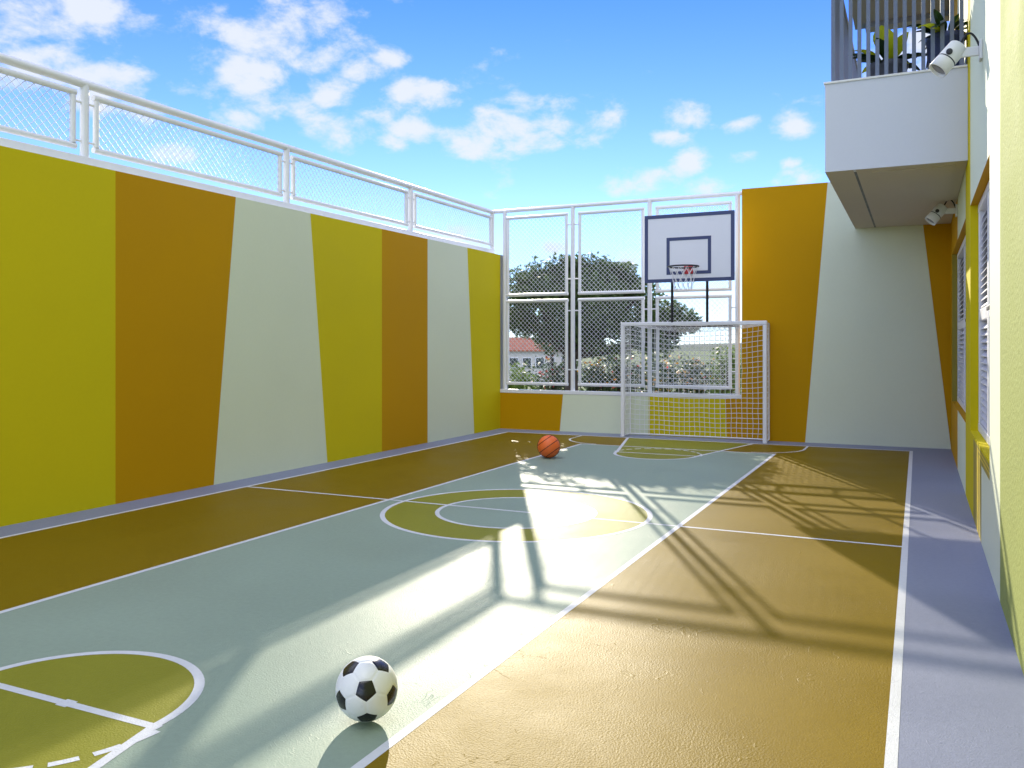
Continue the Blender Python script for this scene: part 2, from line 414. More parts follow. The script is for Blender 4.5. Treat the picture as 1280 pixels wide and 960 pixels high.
# vertical stripes: (Y far, Y near, paint)
stripes = [(YB, 11.32, 'orange'), (11.32, 9.44, 'mint'), (9.44, 8.60, 'lime'), (8.60, 5.56, 'mint'), (5.56, YN, 'rough_lime')]
cuts = sorted({YB, YN, *w1, *w2, 11.32, 9.44, 5.56})
def stripe_of(y):
    for a, b_, c in stripes:
        if b_ <= y <= a: return c
for i in range(len(cuts) - 1):
    y0, y1 = cuts[i], cuts[i + 1]; c = stripe_of((y0 + y1) / 2); ym = (y0 + y1) / 2
    inwin = w1[0] < ym < w1[1] or w2[0] < ym < w2[1]
    for z0, z1 in ((0, wz0), (wz0, wz1), (wz1, HT)):
        if inwin and z0 == wz0 or z0 == 0 and w2[0] < ym < w2[1]: continue
        fw.face([(XR, y1, z0), (XR, y0, z0), (XR, y0, z1), (XR, y1, z1)], M[c])
# painted nested bands under the second window
def fq(y0, y1, z0, z1, c):
    fw.face([(XR, y1, z0), (XR, y0, z0), (XR, y0, z1), (XR, y1, z1)], M[c])
fq(8.15, 8.60, 0, wz0, 'lime'); fq(6.34, 8.15, .672, wz0, 'lime')
lay = [(8.15, .672, 'olive'), (7.70, .655, 'yellow'), (7.52, .638, 'olive'), (7.46, .622, 'yellow'), (7.36, .606, 'olive'), (7.14, .575, 'mint')]
for (ya, za, c), nx_ in zip(lay, lay[1:] + [None]):
    if nx_ is None: fq(6.34, ya, 0, za, c)
    else:
        fq(nx_[0], ya, 0, za, c); fq(6.34, nx_[0], nx_[1], za, c)
DX = .085
def reveal(w, far, soff, sill):
    y0, y1 = w
    fw.face([(XR, y1, wz0), (XR, y1, wz1), (XR + DX, y1, wz1), (XR + DX, y1, wz0)], M[far])
    fw.face([(XR, y0, wz0), (XR + DX, y0, wz0), (XR + DX, y0, wz1), (XR, y0, wz1)], M[far])
    fw.face([(XR, y0, wz1), (XR + DX, y0, wz1), (XR + DX, y1, wz1), (XR, y1, wz1)], M[soff])
    fw.face([(XR, y0, wz0), (XR, y1, wz0), (XR + DX, y1, wz0), (XR + DX, y0, wz0)], M[sill])
reveal(w1, 'olive', 'orange', 'orange'); reveal(w2, 'lime', 'orange', 'lime')
X2 = 7.5
fw.face([(XR, YN, 0), (X2, YN, 0), (X2, YN, HT), (XR, YN, HT)], M['render'])
fw.face([(XR, YB + T, GZ), (XR, YB + T, HT), (X2, YB + T, HT), (X2, YB + T, GZ)], M['render'])
fw.face([(XR, YB, BT), (XR, YB, HT), (XR, YB + T, HT), (XR, YB + T, BT)][::-1], M['render'])
fw.face([(XR, YN, HT), (X2, YN, HT), (X2, YB + T, HT), (XR, YB + T, HT)], M['render'])
fw.face([(X2, YN, GZ), (X2, YB + T, GZ), (X2, YB + T, HT), (X2, YN, HT)], M['render'])
fw.build('facade', bl)
def window(w):
    y0, y1 = w; x = XR + DX
    fr = MB()
    z0, z1 = wz0 + .002, wz1 - .002; y0 += .002; y1 -= .002
    fr.box((x - .025, y0, z0), (x + .05, y1, z0 + .07), M['white'], .005)
    fr.box((x - .025, y0, z1 - .07), (x + .05, y1, z1), M['white'], .005)
    zm = 1.72
    ym = (y0 + y1) / 2
    for ya, yb in ((y0, y0 + .12), (y1 - .12, y1), (ym - .08, ym + .08)):
        fr.box((x - .022, ya, z0 + .071), (x + .048, yb, z1 - .071), M['white'], .004)
    for ya, yb in ((y0 + .121, ym - .081), (ym + .081, y1 - .121)):
        fr.box((x - .020, ya, zm - .05), (x + .046, yb, zm + .05), M['white'], .004)
    wo = fr.build('window', bl)
    gl = MB(); gl.box((x + .05, y0 + .05, z0 + .03), (x + .056, y1 - .05, z1 - .03), M['glass']); gl.build('pane', wo)
    sl = MB()
    for ya, yb in ((y0 + .13, ym - .09), (ym + .09, y1 - .13)):
        for za, zb in ((z0 + .08, zm - .06), (zm + .06, z1 - .08)):
            z = za + .03
            while z < zb - .03:
                sl.face([(x - .012, ya, z - .022), (x - .012, yb, z - .022), (x + .03, yb, z + .022), (x + .03, ya, z + .022)], M['blind'])
                sl.face([(x - .012, ya, z - .030), (x - .012, yb, z - .030), (x - .012, yb, z - .022), (x - .012, ya, z - .022)][::-1], M['white'])
                z += .058
    sl.build('louvre', wo)
    hd = MB()
    hd.box((x - .05, y0 + .42, zm - .02), (x - .0205, y0 + .50, zm + .02), M['dark'], .004)
    hd.box((x - .062, y0 + .42, zm - .015), (x - .0505, y0 + .66, zm + .015), M['dark'], .004)
    hd.build('handle', wo)
for w in (w1, w2): window(w)

# balcony
BX = -.835; BY = 9.0; bz0, bz1 = 3.18, 4.05; YE = YB - .003
bal = MB()
# slab with drip edge, front and side parapet (outer skin), inner floor
bal.box((BX, BY, bz0), (XR - .002, BY + .14, bz1), M['render'])
bal.box((BX, BY + .1401, bz0), (BX + .14, YE, bz1), M['render'])
bal.box((BX + .1401, BY + .1401, bz0 + .03), (XR - .002, YB - .002, bz0 + .2), M['soffit'])
bo = bal.build('balcony', bl)
s_ = MB()
s_.face([(BX, BY, bz0 - .002), (BX, YE, bz0 - .002), (BX + .26, YE, bz0 - .002), (BX + .26, BY, bz0 - .002)], M['soffit'])
s_.face([(BX + .285, BY, bz0 - .002), (BX + .285, YE, bz0 - .002), (XR - .003, YE, bz0 - .002), (XR - .003, BY, bz0 - .002)], M['soffit'])
s_.box((BX + .42, BY + .16, bz0 - .012), (XR - .1, YE - .12, bz0 - .0025), M['soffit'])
s_.build('soffit', bo)
d_ = MB(); d_.box((BX + .26, BY + .12, bz0 - .0015), (BX + .285, YE, bz0 - .0005), M['dark']); d_.build('drip_groove', bo)
c_ = MB(); c_.box((BX - .012, BY - .012, bz1 + .001), (XR - .003, BY + .152, bz1 + .022), M['capwhite'], .004)
c_.box((BX - .012, BY + .1525, bz1 + .001), (BX + .152, YE, bz1 + .022), M['capwhite'], .004); c_.build('coping', bo)
rz0, rz1 = bz1 + .022, 5.2
for (p0, p1, n) in (((BX + .07, BY + .07), (XR - .05, BY + .07), 15), ((BX + .07, BY + .17), (BX + .07, YE - .06), 48)):
    for i in range(n):
        t = i / (n - 1); x = p0[0] + (p1[0] - p0[0]) * t; y = p0[1] + (p1[1] - p0[1]) * t
        q = MB(); q.box((x - .018, y - .018, rz0), (x + .018, y + .018, rz1), M['rail']); q.build('baluster', bo)
q = MB(); q.box((BX + .04, BY + .04, rz1), (XR - .004, BY + .10, rz1 + .05), M['rail'], .005)
q.box((BX + .04, BY + .101, rz1), (BX + .10, YE, rz1 + .05), M['rail'], .005); q.build('handrail', bo)
ub = MB(); ub.box((BX, BY, 6.1), (XR - .002, YE, 6.9), M['render']); ubo = ub.build('balcony', bl)
u2 = MB(); u2.box((BX + .005, BY + .01, 6.093), (XR - .003, YE - .01, 6.0985), M['slab'])
u2.box((BX + .15, YE - .25, 6.02), (XR - .003, YE - .02, 6.092), M['slab']); u2.build('soffit', ubo)

# ------------------------------------------------------------------ floodlights on the facade
def floodlight(y, z, label):
    rt = thing('floodlight', (XR, y, z), label, 'floodlight', 'floodlights on the facade')
    o = Vector((XR, y, z))
    p = MB(); p.box(o + Vector((-.022, -.05, -.07)), o + Vector((-.001, .05, .07)), M['lampbody'], .004)
    p.box(o + Vector((-.20, -.012, -.034)), o + Vector((-.0225, .012, .034)), M['lampbody'], .006)
    p.build('bracket', rt)
    c = o + Vector((-.215, 0, -.02)); ax = Vector((-.62, -.22, -.76)).normalized()
    h = MB()
    h.lathe(c, [(.0, -.105), (.060, -.105), (.067, -.097), (.069, .025)], M['lampbody'], 28, ax)
    h.lathe(c, [(.069, .0251), (.065, .027), (.065, .032), (.069, .034)], M['dark'], 28, ax)
    h.lathe(c, [(.069, .0341), (.071, .125), (.064, .125), (.062, .10)], M['lampbody'], 28, ax)
    ho = h.build('lamp_head', rt)
    l = MB(); l.lathe(c, [(.0, .108), (.0635, .104)], M['lens'], 28, ax); l.build('lens', ho)
    k = MB(); k.lathe(c + Vector((0, -.068, .02)), [(.022, 0), (.022, .012), (.016, .016), (0, .016)], M['dark'], 16, (0, -1, 0)); k.build('knob', ho)
    cb = MB(); pts = []
    for i in range(15):
        t = i / 14
        pts.append(o + Vector((-.15 + .15 * t, .0 + .01 * math.sin(PI * t), .03 + .13 * math.sin(PI * min(1, t * 1.05)) ** .8 - .045 * t)))
    cb.tube(pts, .008, M['cable'], 8); cb.build('cable', rt)
floodlight(7.02, 3.585, 'white cylindrical floodlight nearest the camera, mounted high beside the balcony parapet')
floodlight(11.35, 3.05, 'white cylindrical floodlight farther away, mounted on the wall just below the balcony soffit')

# ------------------------------------------------------------------ balcony plants
def big_leaf(mb, base, dirv, L, W, mat, droop=.25, n=8, side=None):
    d = Vector(dirv).normalized()
    side = d.cross(Vector((0, 0, 1))) if side is None else (Vector(side) - d * d.dot(Vector(side)))
    side.normalize(); prev = None; base = Vector(base)
    for i in range(n + 1):
        t = i / n
        c = base + d * L * t - Vector((0, 0, 1)) * droop * L * t * t
        w = W * (math.sin(PI * min(1, max(0, (t - .18) / .82)) ** .8) if t > .18 else .06) + .006
        fold = Vector((0, 0, 1)) * w * .25
        cur = (c + side * w / 2 + fold, c, c - side * w / 2 + fold)
        if prev:
            mb.face([prev[0], prev[1], cur[1], cur[0]], mat, True); mb.face([prev[1], prev[2], cur[2], cur[1]], mat, True)
        prev = cur
def planter(root, c, r, z0, z1, mat):
    p = MB(); h = z1 - z0
    p.lathe((*c, z0), [(0, .0), (r * .78, 0), (r * .82, .02), (r * .98, h - .06), (r * 1.04, h - .055), (r * 1.05, h), (r * .93, h), (r * .90, h - .05)], mat, 32)
    po = p.build('pot', root); s = MB(); s.lathe((*c, z0), [(0, h - .045), (r * .91, h - .045)], M['soil'], 24); s.build('soil', po)
fz = bz0 + .2
c1 = at_depth(1110, 80, 8.55); c1 = (c1.x, c1.y)
pt = thing('potted_plant', (*c1, fz), 'plant with bright yellow green paddle leaf in grey pot on the balcony', 'plant')
planter(pt, c1, .18, fz, 4.27, M['potgrey'])
lv = MB(); base = (*c1, 4.23)
rx = Vector((math.cos(TH), math.sin(TH), 0)); fy = Vector((-math.sin(TH), math.cos(TH), 0))
for dr, L, W, mt, dp in (((-.15, 0, 1), .44, .26, 'leaf_y', .0), ((.45, -.1, .9), .42, .13, 'leaf_y', .05), ((.15, .2, 1), .36, .14, 'leaf_y', 0),
                     ((-1, -.1, .6), .48, .12, 'leaf_d', .35), ((-.8, .3, .9), .44, .12, 'leaf_d', .5), ((1, -.2, .6), .48, .12, 'leaf_d', .3),
                     ((1, .3, .3), .42, .12, 'leaf_d', .25), ((.5, -.5, .15), .22, .12, 'leaf_y', .2), ((-.6, -.6, .25), .30, .09, 'leaf_d', .3)):
    d = rx * dr[0] + fy * dr[1] + Vector((0, 0, dr[2])); big_leaf(lv, base, d, L, W, M[mt], dp, 8, rx + fy * .2 if mt == 'leaf_y' else None)
rnd = random.Random(8)
for i in range(12):
    a = rnd.uniform(0, 2 * PI); big_leaf(lv, base, (math.cos(a), math.sin(a), rnd.uniform(.3, 1.1)), rnd.uniform(.34, .5), rnd.uniform(.09, .13), M['leaf_d' if i % 4 else 'leaf_y'], rnd.uniform(.2, .5))
lv.build('leaves', pt)
c2 = at_depth(1182, 40, 8.3); c2 = (c2.x, c2.y)
pt = thing('potted_plant', (*c2, fz), 'potted palm with dark narrow fronds in a blue pot beside the facade on the balcony', 'plant')
planter(pt, c2, .17, fz, 4.46, M['potblue'])
lv = MB(); rnd = random.Random(3)
for i in range(26):
    a = rnd.uniform(0, 2 * PI); e = rnd.uniform(.4, 1.5); L = rnd.uniform(.35, .62)
    big_leaf(lv, (*c2, 4.40), (math.cos(a), math.sin(a), e), L, rnd.uniform(.05, .085), M['leaf_d' if rnd.random() < .75 else 'leaf_y'], rnd.uniform(.2, .6))
lv.build('fronds', pt)

# ------------------------------------------------------------------ goal
GX0, GX1, GY, GZT, GD = -4.26, -2.055, 13.08, 1.83, .385
gl = thing('football_goal', ((GX0 + GX1) / 2, GY, 0), 'small white football goal with square net against the end wall under the backboard', 'goal')
for x in (GX0, GX1):
    b = MB(); b.box((x - .030, GY - .030, .0030), (x + .030, GY + .030, GZT - .0605), M['white'], .010); b.build('post', gl)
b = MB(); b.box((GX0 - .030, GY - .030, GZT - .060), (GX1 + .030, GY + .030, GZT), M['white'], .010); b.build('crossbar', gl)
for x in (GX0, GX1):
    b = MB(); b.tube([(x, GY + .036, .022), (x, GY + GD, .022), (x, GY + GD, GZT - .03), (x, GY + .036, GZT - .03)], .011, M['white'], 8); b.build('side_frame', gl)
b = MB(); b.tube([(GX0, GY + GD, .022), (GX1, GY + GD, .022)], .011, M['white'], 8); b.build('ground_bar', gl)
nt_ = MB(); cell = .083; rn = random.Random(11)
def netline(fn, n, r=.0042): nt_.tube([fn(i / n) for i in range(n + 1)], r, M['netcord'], 4, False, False)
W_ = GX1 - GX0; nx = round(W_ / cell); nz = round(GZT / cell); ny = 5
def sag(u): return (.12 * max(0, math.sin(PI * u)) ** .8)
def backp(u, v):      # u across, v up
    z = .022 + v * (GZT - .03 - .022 - sag(u)); bulge = .05 * math.sin(PI * u) * math.sin(PI * v)
    wob = .010 * mnoise.noise(Vector((u * 9, v * 7, 1.3)))
    return Vector((GX0 + u * W_ + .012 * mnoise.noise(Vector((u * 6, v * 9, 5))), min(GY + GD - bulge + wob, YB - .012), z + .012 * mnoise.noise(Vector((u * 7, v * 5, 9)))))
def topp(u, t):       # t from crossbar to back
    return Vector((GX0 + u * W_, GY + .036 + (GD - .036) * t, GZT - .03 - sag(u) * t ** .8))
def sidep(sx, t, v):
    x = GX0 if sx < 0 else GX1
    return Vector((x + .015 * sx * math.sin(PI * t) * math.sin(PI * v) , GY + .036 + (GD - .036) * t, .022 + v * (GZT - .052)))
for i in range(nx + 1):
    u = i / nx; netline(lambda t: backp(u, t), 16); netline(lambda t: topp(u, t), 4)
for k in range(nz + 1):
    v = k / nz; netline(lambda t: backp(t, v), 26)
for k in range(1, ny):
    netline(lambda t: topp(t, k / ny), 20)
for sx in (-1, 1):
    for k in range(nz + 1): netline(lambda t: sidep(sx, t, k / nz), 4)
    for k in range(1, ny): netline(lambda t: sidep(sx, k / ny, t), 8)
nt_.build('net', gl)

# ------------------------------------------------------------------ basketball hoop
hx0, hx1, hy, hz0, hz1 = -3.875, -2.488, 13.0, 2.44, 3.49; hc = (hx0 + hx1) / 2
hp = thing('basketball_hoop', (hc, YB, 1.85), 'basketball backboard with navy border, rim and net held above the goal by two dark poles', 'basketball hoop')
b = MB(); b.box((hx0, hy, hz0), (hx1, hy + .035, hz1), M['board'], .004); bb = b.build('backboard', hp)
b = MB()
def frame(x0, x1, z0, z1, w, e):
    y0, y1 = hy - e, hy - .0005
    b.box((x0, y0, z0), (x1, y1, z0 + w), M['navy']); b.box((x0, y0, z1 - w), (x1, y1, z1), M['navy'])
    b.box((x0, y0, z0 + w), (x0 + w, y1, z1 - w), M['navy']); b.box((x1 - w, y0, z0 + w), (x1, y1, z1 - w), M['navy'])
frame(hx0 - .002, hx1 + .002, hz0 - .002, hz1 + .002, .055, .005); b.build('border', bb)
b = MB(); frame(hc - .345, hc + .345, 2.555, 3.13, .05, .003); b.build('target_square', bb)
rc = Vector((hc, hy - .33, 2.645)); rr = .225
b = MB(); b.tube([rc + Vector((rr * math.cos(a), rr * math.sin(a), 0)) for a in [2 * PI * i / 40 for i in range(41)]], .012, M['dark'], 8, False); ro = b.build('rim', hp)
b = MB(); b.box((hc - .07, hy - .02, 2.56), (hc + .07, hy - .0055, 2.68), M['red'], .003)
b.tube([(hc - .04, hy - .02, 2.60), (hc - .04, hy - .105, 2.645)], .010, M['red'], 8); b.tube([(hc + .04, hy - .02, 2.60), (hc + .04, hy - .105, 2.645)], .010, M['red'], 8)
b.build('bracket', ro)
b = MB(); nn = 12
def hn(a, t):
    r = .22 - .095 * t ** .7
    return rc + Vector((r * math.cos(a), r * math.sin(a), -.36 * t - .008))
for k in range(nn):
    for sg in (1, -1):
        b.tube([hn(2 * PI * k / nn + sg * 2 * PI * t * 2.0 / nn * 1.0, t) for t in [q / 8 for q in range(9)]], .0042, M['netcord'], 5, False)
b.build('net', ro)
for sx in (-1, 1):
    x = hc + sx * .272
    b = MB(); b.tube([(x, hy + .06, 3.3), (x, hy + .06, 1.83), (x, hy + .09, 1.79), (x, yf - .09, 1.78)], .021, M['dark'], 10); b.build('pole', hp)
b = MB(); b.box((epx[2] - .04, yf - .09, 1.745), (epx[3] + .04, yf - .05, 1.805), M['dark'], .004); b.build('cross_bar', hp)

# ------------------------------------------------------------------ soccer ball
def soccer(c, r):
    phi = (1 + 5 ** .5) / 2
    ico = [Vector(p).normalized() for p in [(0, 1, phi), (0, -1, phi), (0, 1, -phi), (0, -1, -phi), (1, phi, 0), (-1, phi, 0), (1, -phi, 0), (-1, -phi, 0), (phi, 0, 1), (-phi, 0, 1), (phi, 0, -1), (-phi, 0, -1)]]
    el = min((a - b).length for a in ico for b in ico if a is not b)
    adj = {i: [j for j in range(12) if j != i and (ico[i] - ico[j]).length < el * 1.01] for i in range(12)}
    polys = []
    for i in range(12):
        ps = [ico[i] * 2 / 3 + ico[j] / 3 for j in adj[i]]; polys.append((ico[i], ps, 'ball_black'))
    for i in range(12):
        for j in adj[i]:
            for k in adj[i]:
                if i < j < k and k in adj[j]:
                    ps = []
                    for a, b_ in ((i, j), (j, i), (j, k), (k, j), (k, i), (i, k)): ps.append(ico[a] * 2 / 3 + ico[b_] / 3)
                    polys.append(((ico[i] + ico[j] + ico[k]).normalized(), ps, 'ball_white'))
    # turn pentagon 0 to the camera, one of its corners pointing down
    n0 = ico[0]; v0 = polys[0][1][0]; v0 = (v0 - n0 * v0.dot(n0)).normalized(); A = Matrix((n0, v0, n0.cross(v0)))
    n1 = (CAM - Vector(c)).normalized(); n1 = (n1 + Vector((0, 0, -.06)) - rx * .03).normalized()
    v1 = Vector((0, 0, -1)) + rx * .04; v1 = (v1 - n1 * v1.dot(n1)).normalized(); B = Matrix((n1, v1, n1.cross(v1)))
    Rm = B.transposed() @ A
    mb = MB(); n = 9
    for cen, ps, mt in polys:
        cen = cen.normalized(); a = cen.orthogonal(); bb_ = cen.cross(a)
        ps = sorted(ps, key=lambda p: math.atan2(p.dot(bb_), p.dot(a)))
        ctr = sum(ps, Vector()) / len(ps)
        for q in range(len(ps)):
            p, p2 = ps[q], ps[(q + 1) % len(ps)]
            def pt(i, j):
                u = i / n; w = (j / i) if i else 0
                P = ctr * (1 - u) + (p * (1 - w) + p2 * w) * u
                s = 1 - .018 * max(0, (u - .86) / .14) ** 2
                return Rm @ (P.normalized() * r * s)
            V = []; idx = {}
            for i in range(n + 1):
                for j in range(i + 1): idx[i, j] = len(V); V.append(Vector(c) + pt(i, j))
            Fc = []
            for i in range(n):
                for j in range(i + 1):
                    Fc.append((idx[i, j], idx[i + 1, j], idx[i + 1, j + 1]))
                    if j < i: Fc.append((idx[i, j], idx[i + 1, j + 1], idx[i, j + 1]))
            mb.add(V, Fc, M[mt], True)
    return mb
sr = .119
sp = at_depth(458.5, 864, 3.30); sp = (sp.x, sp.y, sr + .0075)
so = solid_thing(soccer(sp, sr), 'soccer_ball', (sp[0], sp[1], .006), 'white football with black pentagons on the pale lane near the camera', 'ball')
import bmesh
bm = bmesh.new(); bm.from_mesh(so.data); bmesh.ops.remove_doubles(bm, verts=bm.verts[:], dist=.0002); bmesh.ops.recalc_face_normals(bm, faces=bm.faces[:]); bm.to_mesh(so.data); bm.free()

# ------------------------------------------------------------------ basketball
br = .145; bp_ = at_depth(686, 558, 11.05); bp_ = Vector((bp_.x, bp_.y, br + .008))
bt = thing('basketball', (bp_.x, bp_.y, .006), 'orange basketball with black seams lying on the far edge of the sea green lane', 'ball')
b = MB(); n1, n2 = 48, 24
b.lathe(bp_, [(max(.0005, br * math.sin(PI * i / n2)), -br * math.cos(PI * i / n2)) for i in range(n2 + 1)], M['bball'], n1); b.build('skin', bt)
vw = (CAM - bp_).normalized(); ri = rx; up = vw.cross(ri) * -1; up = Vector((0, 0, 1))
gn = (ri * .56 - up * .80 + vw * .14).normalized()         # normal of the main seam plane
ga = gn.orthogonal().normalized(); gb = gn.cross(ga)
b = MB()
for h in (-.62, 0, .62):
    q = math.sqrt(1 - h * h) * br
    b.tube([bp_ + gn * h * br + (ga * math.cos(t) + gb * math.sin(t)) * q for t in [2 * PI * i / 60 for i in range(61)]], .0042, M['bseam'], 6, False)
g2 = (vw + gn * -.14).normalized(); g2 = (g2 - gn * g2.dot(gn)).normalized(); g3 = gn.cross(g2)
b.tube([bp_ + (gn * math.cos(t) + g3 * math.sin(t)) * br for t in [2 * PI * i / 60 for i in range(61)]], .0042, M['bseam'], 6, False)
b.build('seam', bt)

# ------------------------------------------------------------------ vegetation beyond the wall
def leaf_cloud(mb, blobs, n, size, mat, rnd, shell=.55, gap=None):
    tot = sum(b_[1] ** 2 for b_ in blobs)
    for c, r in blobs:
        k = int(n * r * r / tot); c = Vector(c)
        for _ in range(k):
            d = Vector((rnd.gauss(0, 1), rnd.gauss(0, 1), rnd.gauss(0, 1))).normalized()
            rad = r * (shell + (1 - shell) * rnd.random()) * (1 + .34 * mnoise.noise(d * 2.3 + c) + .30 * mnoise.noise(d * 5.7 - c))
            p = c + Vector((d.x * rad, d.y * rad, d.z * rad * .85))
            if mnoise.noise(p * 2.2) < -.16: continue
            s = size * rnd.uniform(.6, 1.3)
            a = Vector((rnd.gauss(0, 1), rnd.gauss(0, 1), rnd.gauss(0, .7))).normalized(); e = a.orthogonal().normalized()
            e = (Matrix.Rotation(rnd.uniform(0, 6.28), 3, a) @ e)
            mb.face([p - a * s, p - e * s * .42, p + a * s, p + e * s * .42], mat)
TD = 17.5
tb = at_depth(712, 480, TD); tb = Vector((tb.x, tb.y, GZ))
tr = thing('tree', tb, 'broad spreading dark green tree behind the end wall fence', 'tree')
rnd = random.Random(21)
blobs = []
for px, py, r, dd in ((672, 366, .72, 0), (735, 356, .74, .3), (782, 378, .62, -.2), (838, 400, .45, .2), (700, 400, .80, .5), (768, 405, .80, -.3),
                      (650, 398, .42, .2), (824, 418, .55, .1), (735, 385, .8, -.6), (700, 345, .5, .2), (770, 355, .5, .3), (800, 370, .45, 0), (772, 350, .42, 0), (862, 405, .26, 0), (715, 338, .42, .1), (752, 346, .42, .1), (668, 350, .4, .2)):
    blobs.append((at_depth(px, py, TD + dd), r))
tk = MB()
fork = at_depth(712, 446, TD)
tk.tube([tb, tb * .5 + fork * .5 + Vector((.12, 0, 0)), fork], .19, M['bark'], 10, r2=.13)
for c, r in blobs:
    c = Vector(c); mid = fork * .5 + c * .5 + Vector((rnd.uniform(-.2, .2), rnd.uniform(-.2, .2), -.12))
    tk.tube([fork, mid, c], .075, M['bark'], 6, r2=.02)
    for _ in range(9):
        d = Vector((rnd.gauss(0, 1), rnd.gauss(0, 1), rnd.gauss(0, .8) + .2)).normalized()
        s0 = mid.lerp(c, rnd.uniform(.2, 1)); e0 = c + d * r * .85
        tk.tube([s0, s0.lerp(e0, .5) + Vector((0, 0, .06)), e0], .018, M['bark'], 4, r2=.005)
tk.build('trunk', tr)
cr = MB(); leaf_cloud(cr, blobs, 44000, .060, M['leaf'], rnd, .45); leaf_cloud(cr, blobs, 3500, .055, M['leaf'], rnd, 1.0)
cr.build('crown', tr)

def bush(name, blobs, n, size, mat, label, cat, flowers=None, seed=1, group=None):
    rnd = random.Random(seed); c = sum((Vector(q[0]) for q in blobs), Vector()) / len(blobs)
    t = thing(name, (c.x, c.y, GZ), label, cat, group)
    m = MB(); leaf_cloud(m, blobs, n, size, mat, rnd, .5)
    for mt, k, s_ in flowers or (): leaf_cloud(m, [(q, r * 1.06) for q, r in blobs], k * 2, s_, M[mt], rnd, .9)
    m.build('foliage', t)
    st = MB()
    for q, r in blobs:
        for _ in range(3):
            q2 = Vector(q) + Vector((rnd.uniform(-.4, .4) * r, rnd.uniform(-.4, .4) * r, 0))
            st.tube([(c.x + rnd.uniform(-.3, .3), c.y + rnd.uniform(-.3, .3), GZ), q2], .035, M['bark'], 5, r2=.012)
    st.build('stem', t)
def blobset(spec, d): return [(at_depth(x, y, d + dd), r) for x, y, r, dd in spec]
bush('flowering_bush', blobset([(742, 474, .42, 0), (765, 462, .40, .2), (790, 470, .45, 0), (768, 492, .5, 0)], 18.5), 2600, .06, M['leaf2'],
     'dark flowering bush with red and orange blossom just left of the goal', 'bush', [('fl_red', 32, .055), ('fl_yel', 40, .055), ('fl_wht', 50, .05)], 2)
bush('flowering_bush', blobset([(826, 470, .48, 0), (852, 464, .45, .2), (878, 470, .46, 0), (850, 492, .55, 0), (895, 490, .5, 0)], 19.5), 3000, .06, M['leaf2'],
     'wide flowering bush with yellow and cream blossom behind the goal net', 'bush', [('fl_yel', 150, .055), ('fl_wht', 170, .055), ('fl_red', 20, .05)], 3)
bush('hedge', blobset([(x, 478 + 5 * math.sin(x * .13), .62 + .1 * math.sin(x * .31), .4 * math.sin(x)) for x in range(672, 930, 20)], 22.5), 5200, .075, M['leaf2'],
     'long dark green hedge behind the flowering bushes', 'hedge', [('fl_yel', 40, .06), ('fl_wht', 40, .055)], 9)
bush('bush', blobset([(906, 446, .36, 0), (910, 466, .42, 0), (914, 490, .5, 0)], 18.2), 1900, .055, M['leaf3'],
     'bright green leafy bush at the right edge of the fenced opening', 'bush', None, 4)
bush('flowering_bush', blobset([(690, 440, .22, 0), (694, 456, .25, 0), (688, 480, .4, 0)], 19), 1100, .05, M['leaf2'],
     'small bush with red blossom left of the tree trunk', 'bush', [('fl_red', 28, .05)], 5)
bush('bush', blobset([(640, 474, .5, 0), (655, 486, .5, .4), (622, 480, .5, 0)], 21), 1700, .06, M['leaf3'],
     'low light green bush in the lower left corner of the fenced opening', 'bush', None, 6)
# distant planting and houses
def house(px, d, w, dep, eave, apex, label, ang=0):
    c = at_depth(px, YH, d); c = Vector((c.x, c.y, GZ))
    t = thing('house', c, label, 'house')
    Rz = Matrix.Rotation(TH + ang, 3, 'Z'); P = lambda x, y, z: c + Rz @ Vector((x, y, z))
    def bx(mb, x0, x1, y0, y1, z0, z1, mat):
        V = [P(x, y, z) for z in (z0, z1) for x, y in ((x0, y0), (x1, y0), (x1, y1), (x0, y1))]
        mb.add(V, [(0, 3, 2, 1), (4, 5, 6, 7), (0, 1, 5, 4), (1, 2, 6, 5), (2, 3, 7, 6), (3, 0, 4, 7)], mat)
    e = eave - GZ; a = apex - GZ
    m = MB(); bx(m, -w / 2, w / 2, -dep / 2, dep / 2, 0, e, M['housewall'])
    m.face([P(-w / 2, -dep / 2, e), P(-w / 2, 0, a - .1), P(-w / 2, dep / 2, e)][::-1], M['housewall']); m.face([P(w / 2, -dep / 2, e), P(w / 2, dep / 2, e), P(w / 2, 0, a - .1)][::-1], M['housewall'])
    m.build('wall', t)
    r = MB(); o = .35
    for s in (-1, 1):
        V = [P(-w / 2 - o, s * (dep / 2 + o), e - .15), P(w / 2 + o, s * (dep / 2 + o), e - .15), P(w / 2 + o, 0, a), P(-w / 2 - o, 0, a)]
        V += [v + Vector((0, 0, .16)) for v in V]
        r.add(V, [(0, 3, 2, 1), (4, 5, 6, 7), (0, 1, 5, 4), (1, 2, 6, 5), (2, 3, 7, 6), (3, 0, 4, 7)], M['roof'])
    r.build('roof', t)
    for k in range(3):
        x = -w / 2 + w * (k + .5) / 3
        f = MB(); bx(f, x - .55, x + .55, -dep / 2 - .06, -dep / 2 - .002, e - 2.0, e - .8, M['white']); fo = f.build('window', t)
        p = MB(); bx(p, x - .47, x + .47, -dep / 2 - .075, -dep / 2 - .062, e - 1.92, e - .88, M['glass']); p.build('pane', fo)
house(650, 98, 4.6, 5, 1.0, 2.3, 'small pale house with red tiled roof at far left beyond the fence', .3)
house(693, 110, 5.5, 6, .9, 2.0, 'pale house with red tiled roof partly hidden by the tree', -.2)
hl = MB(); N_ = 120; pr = []
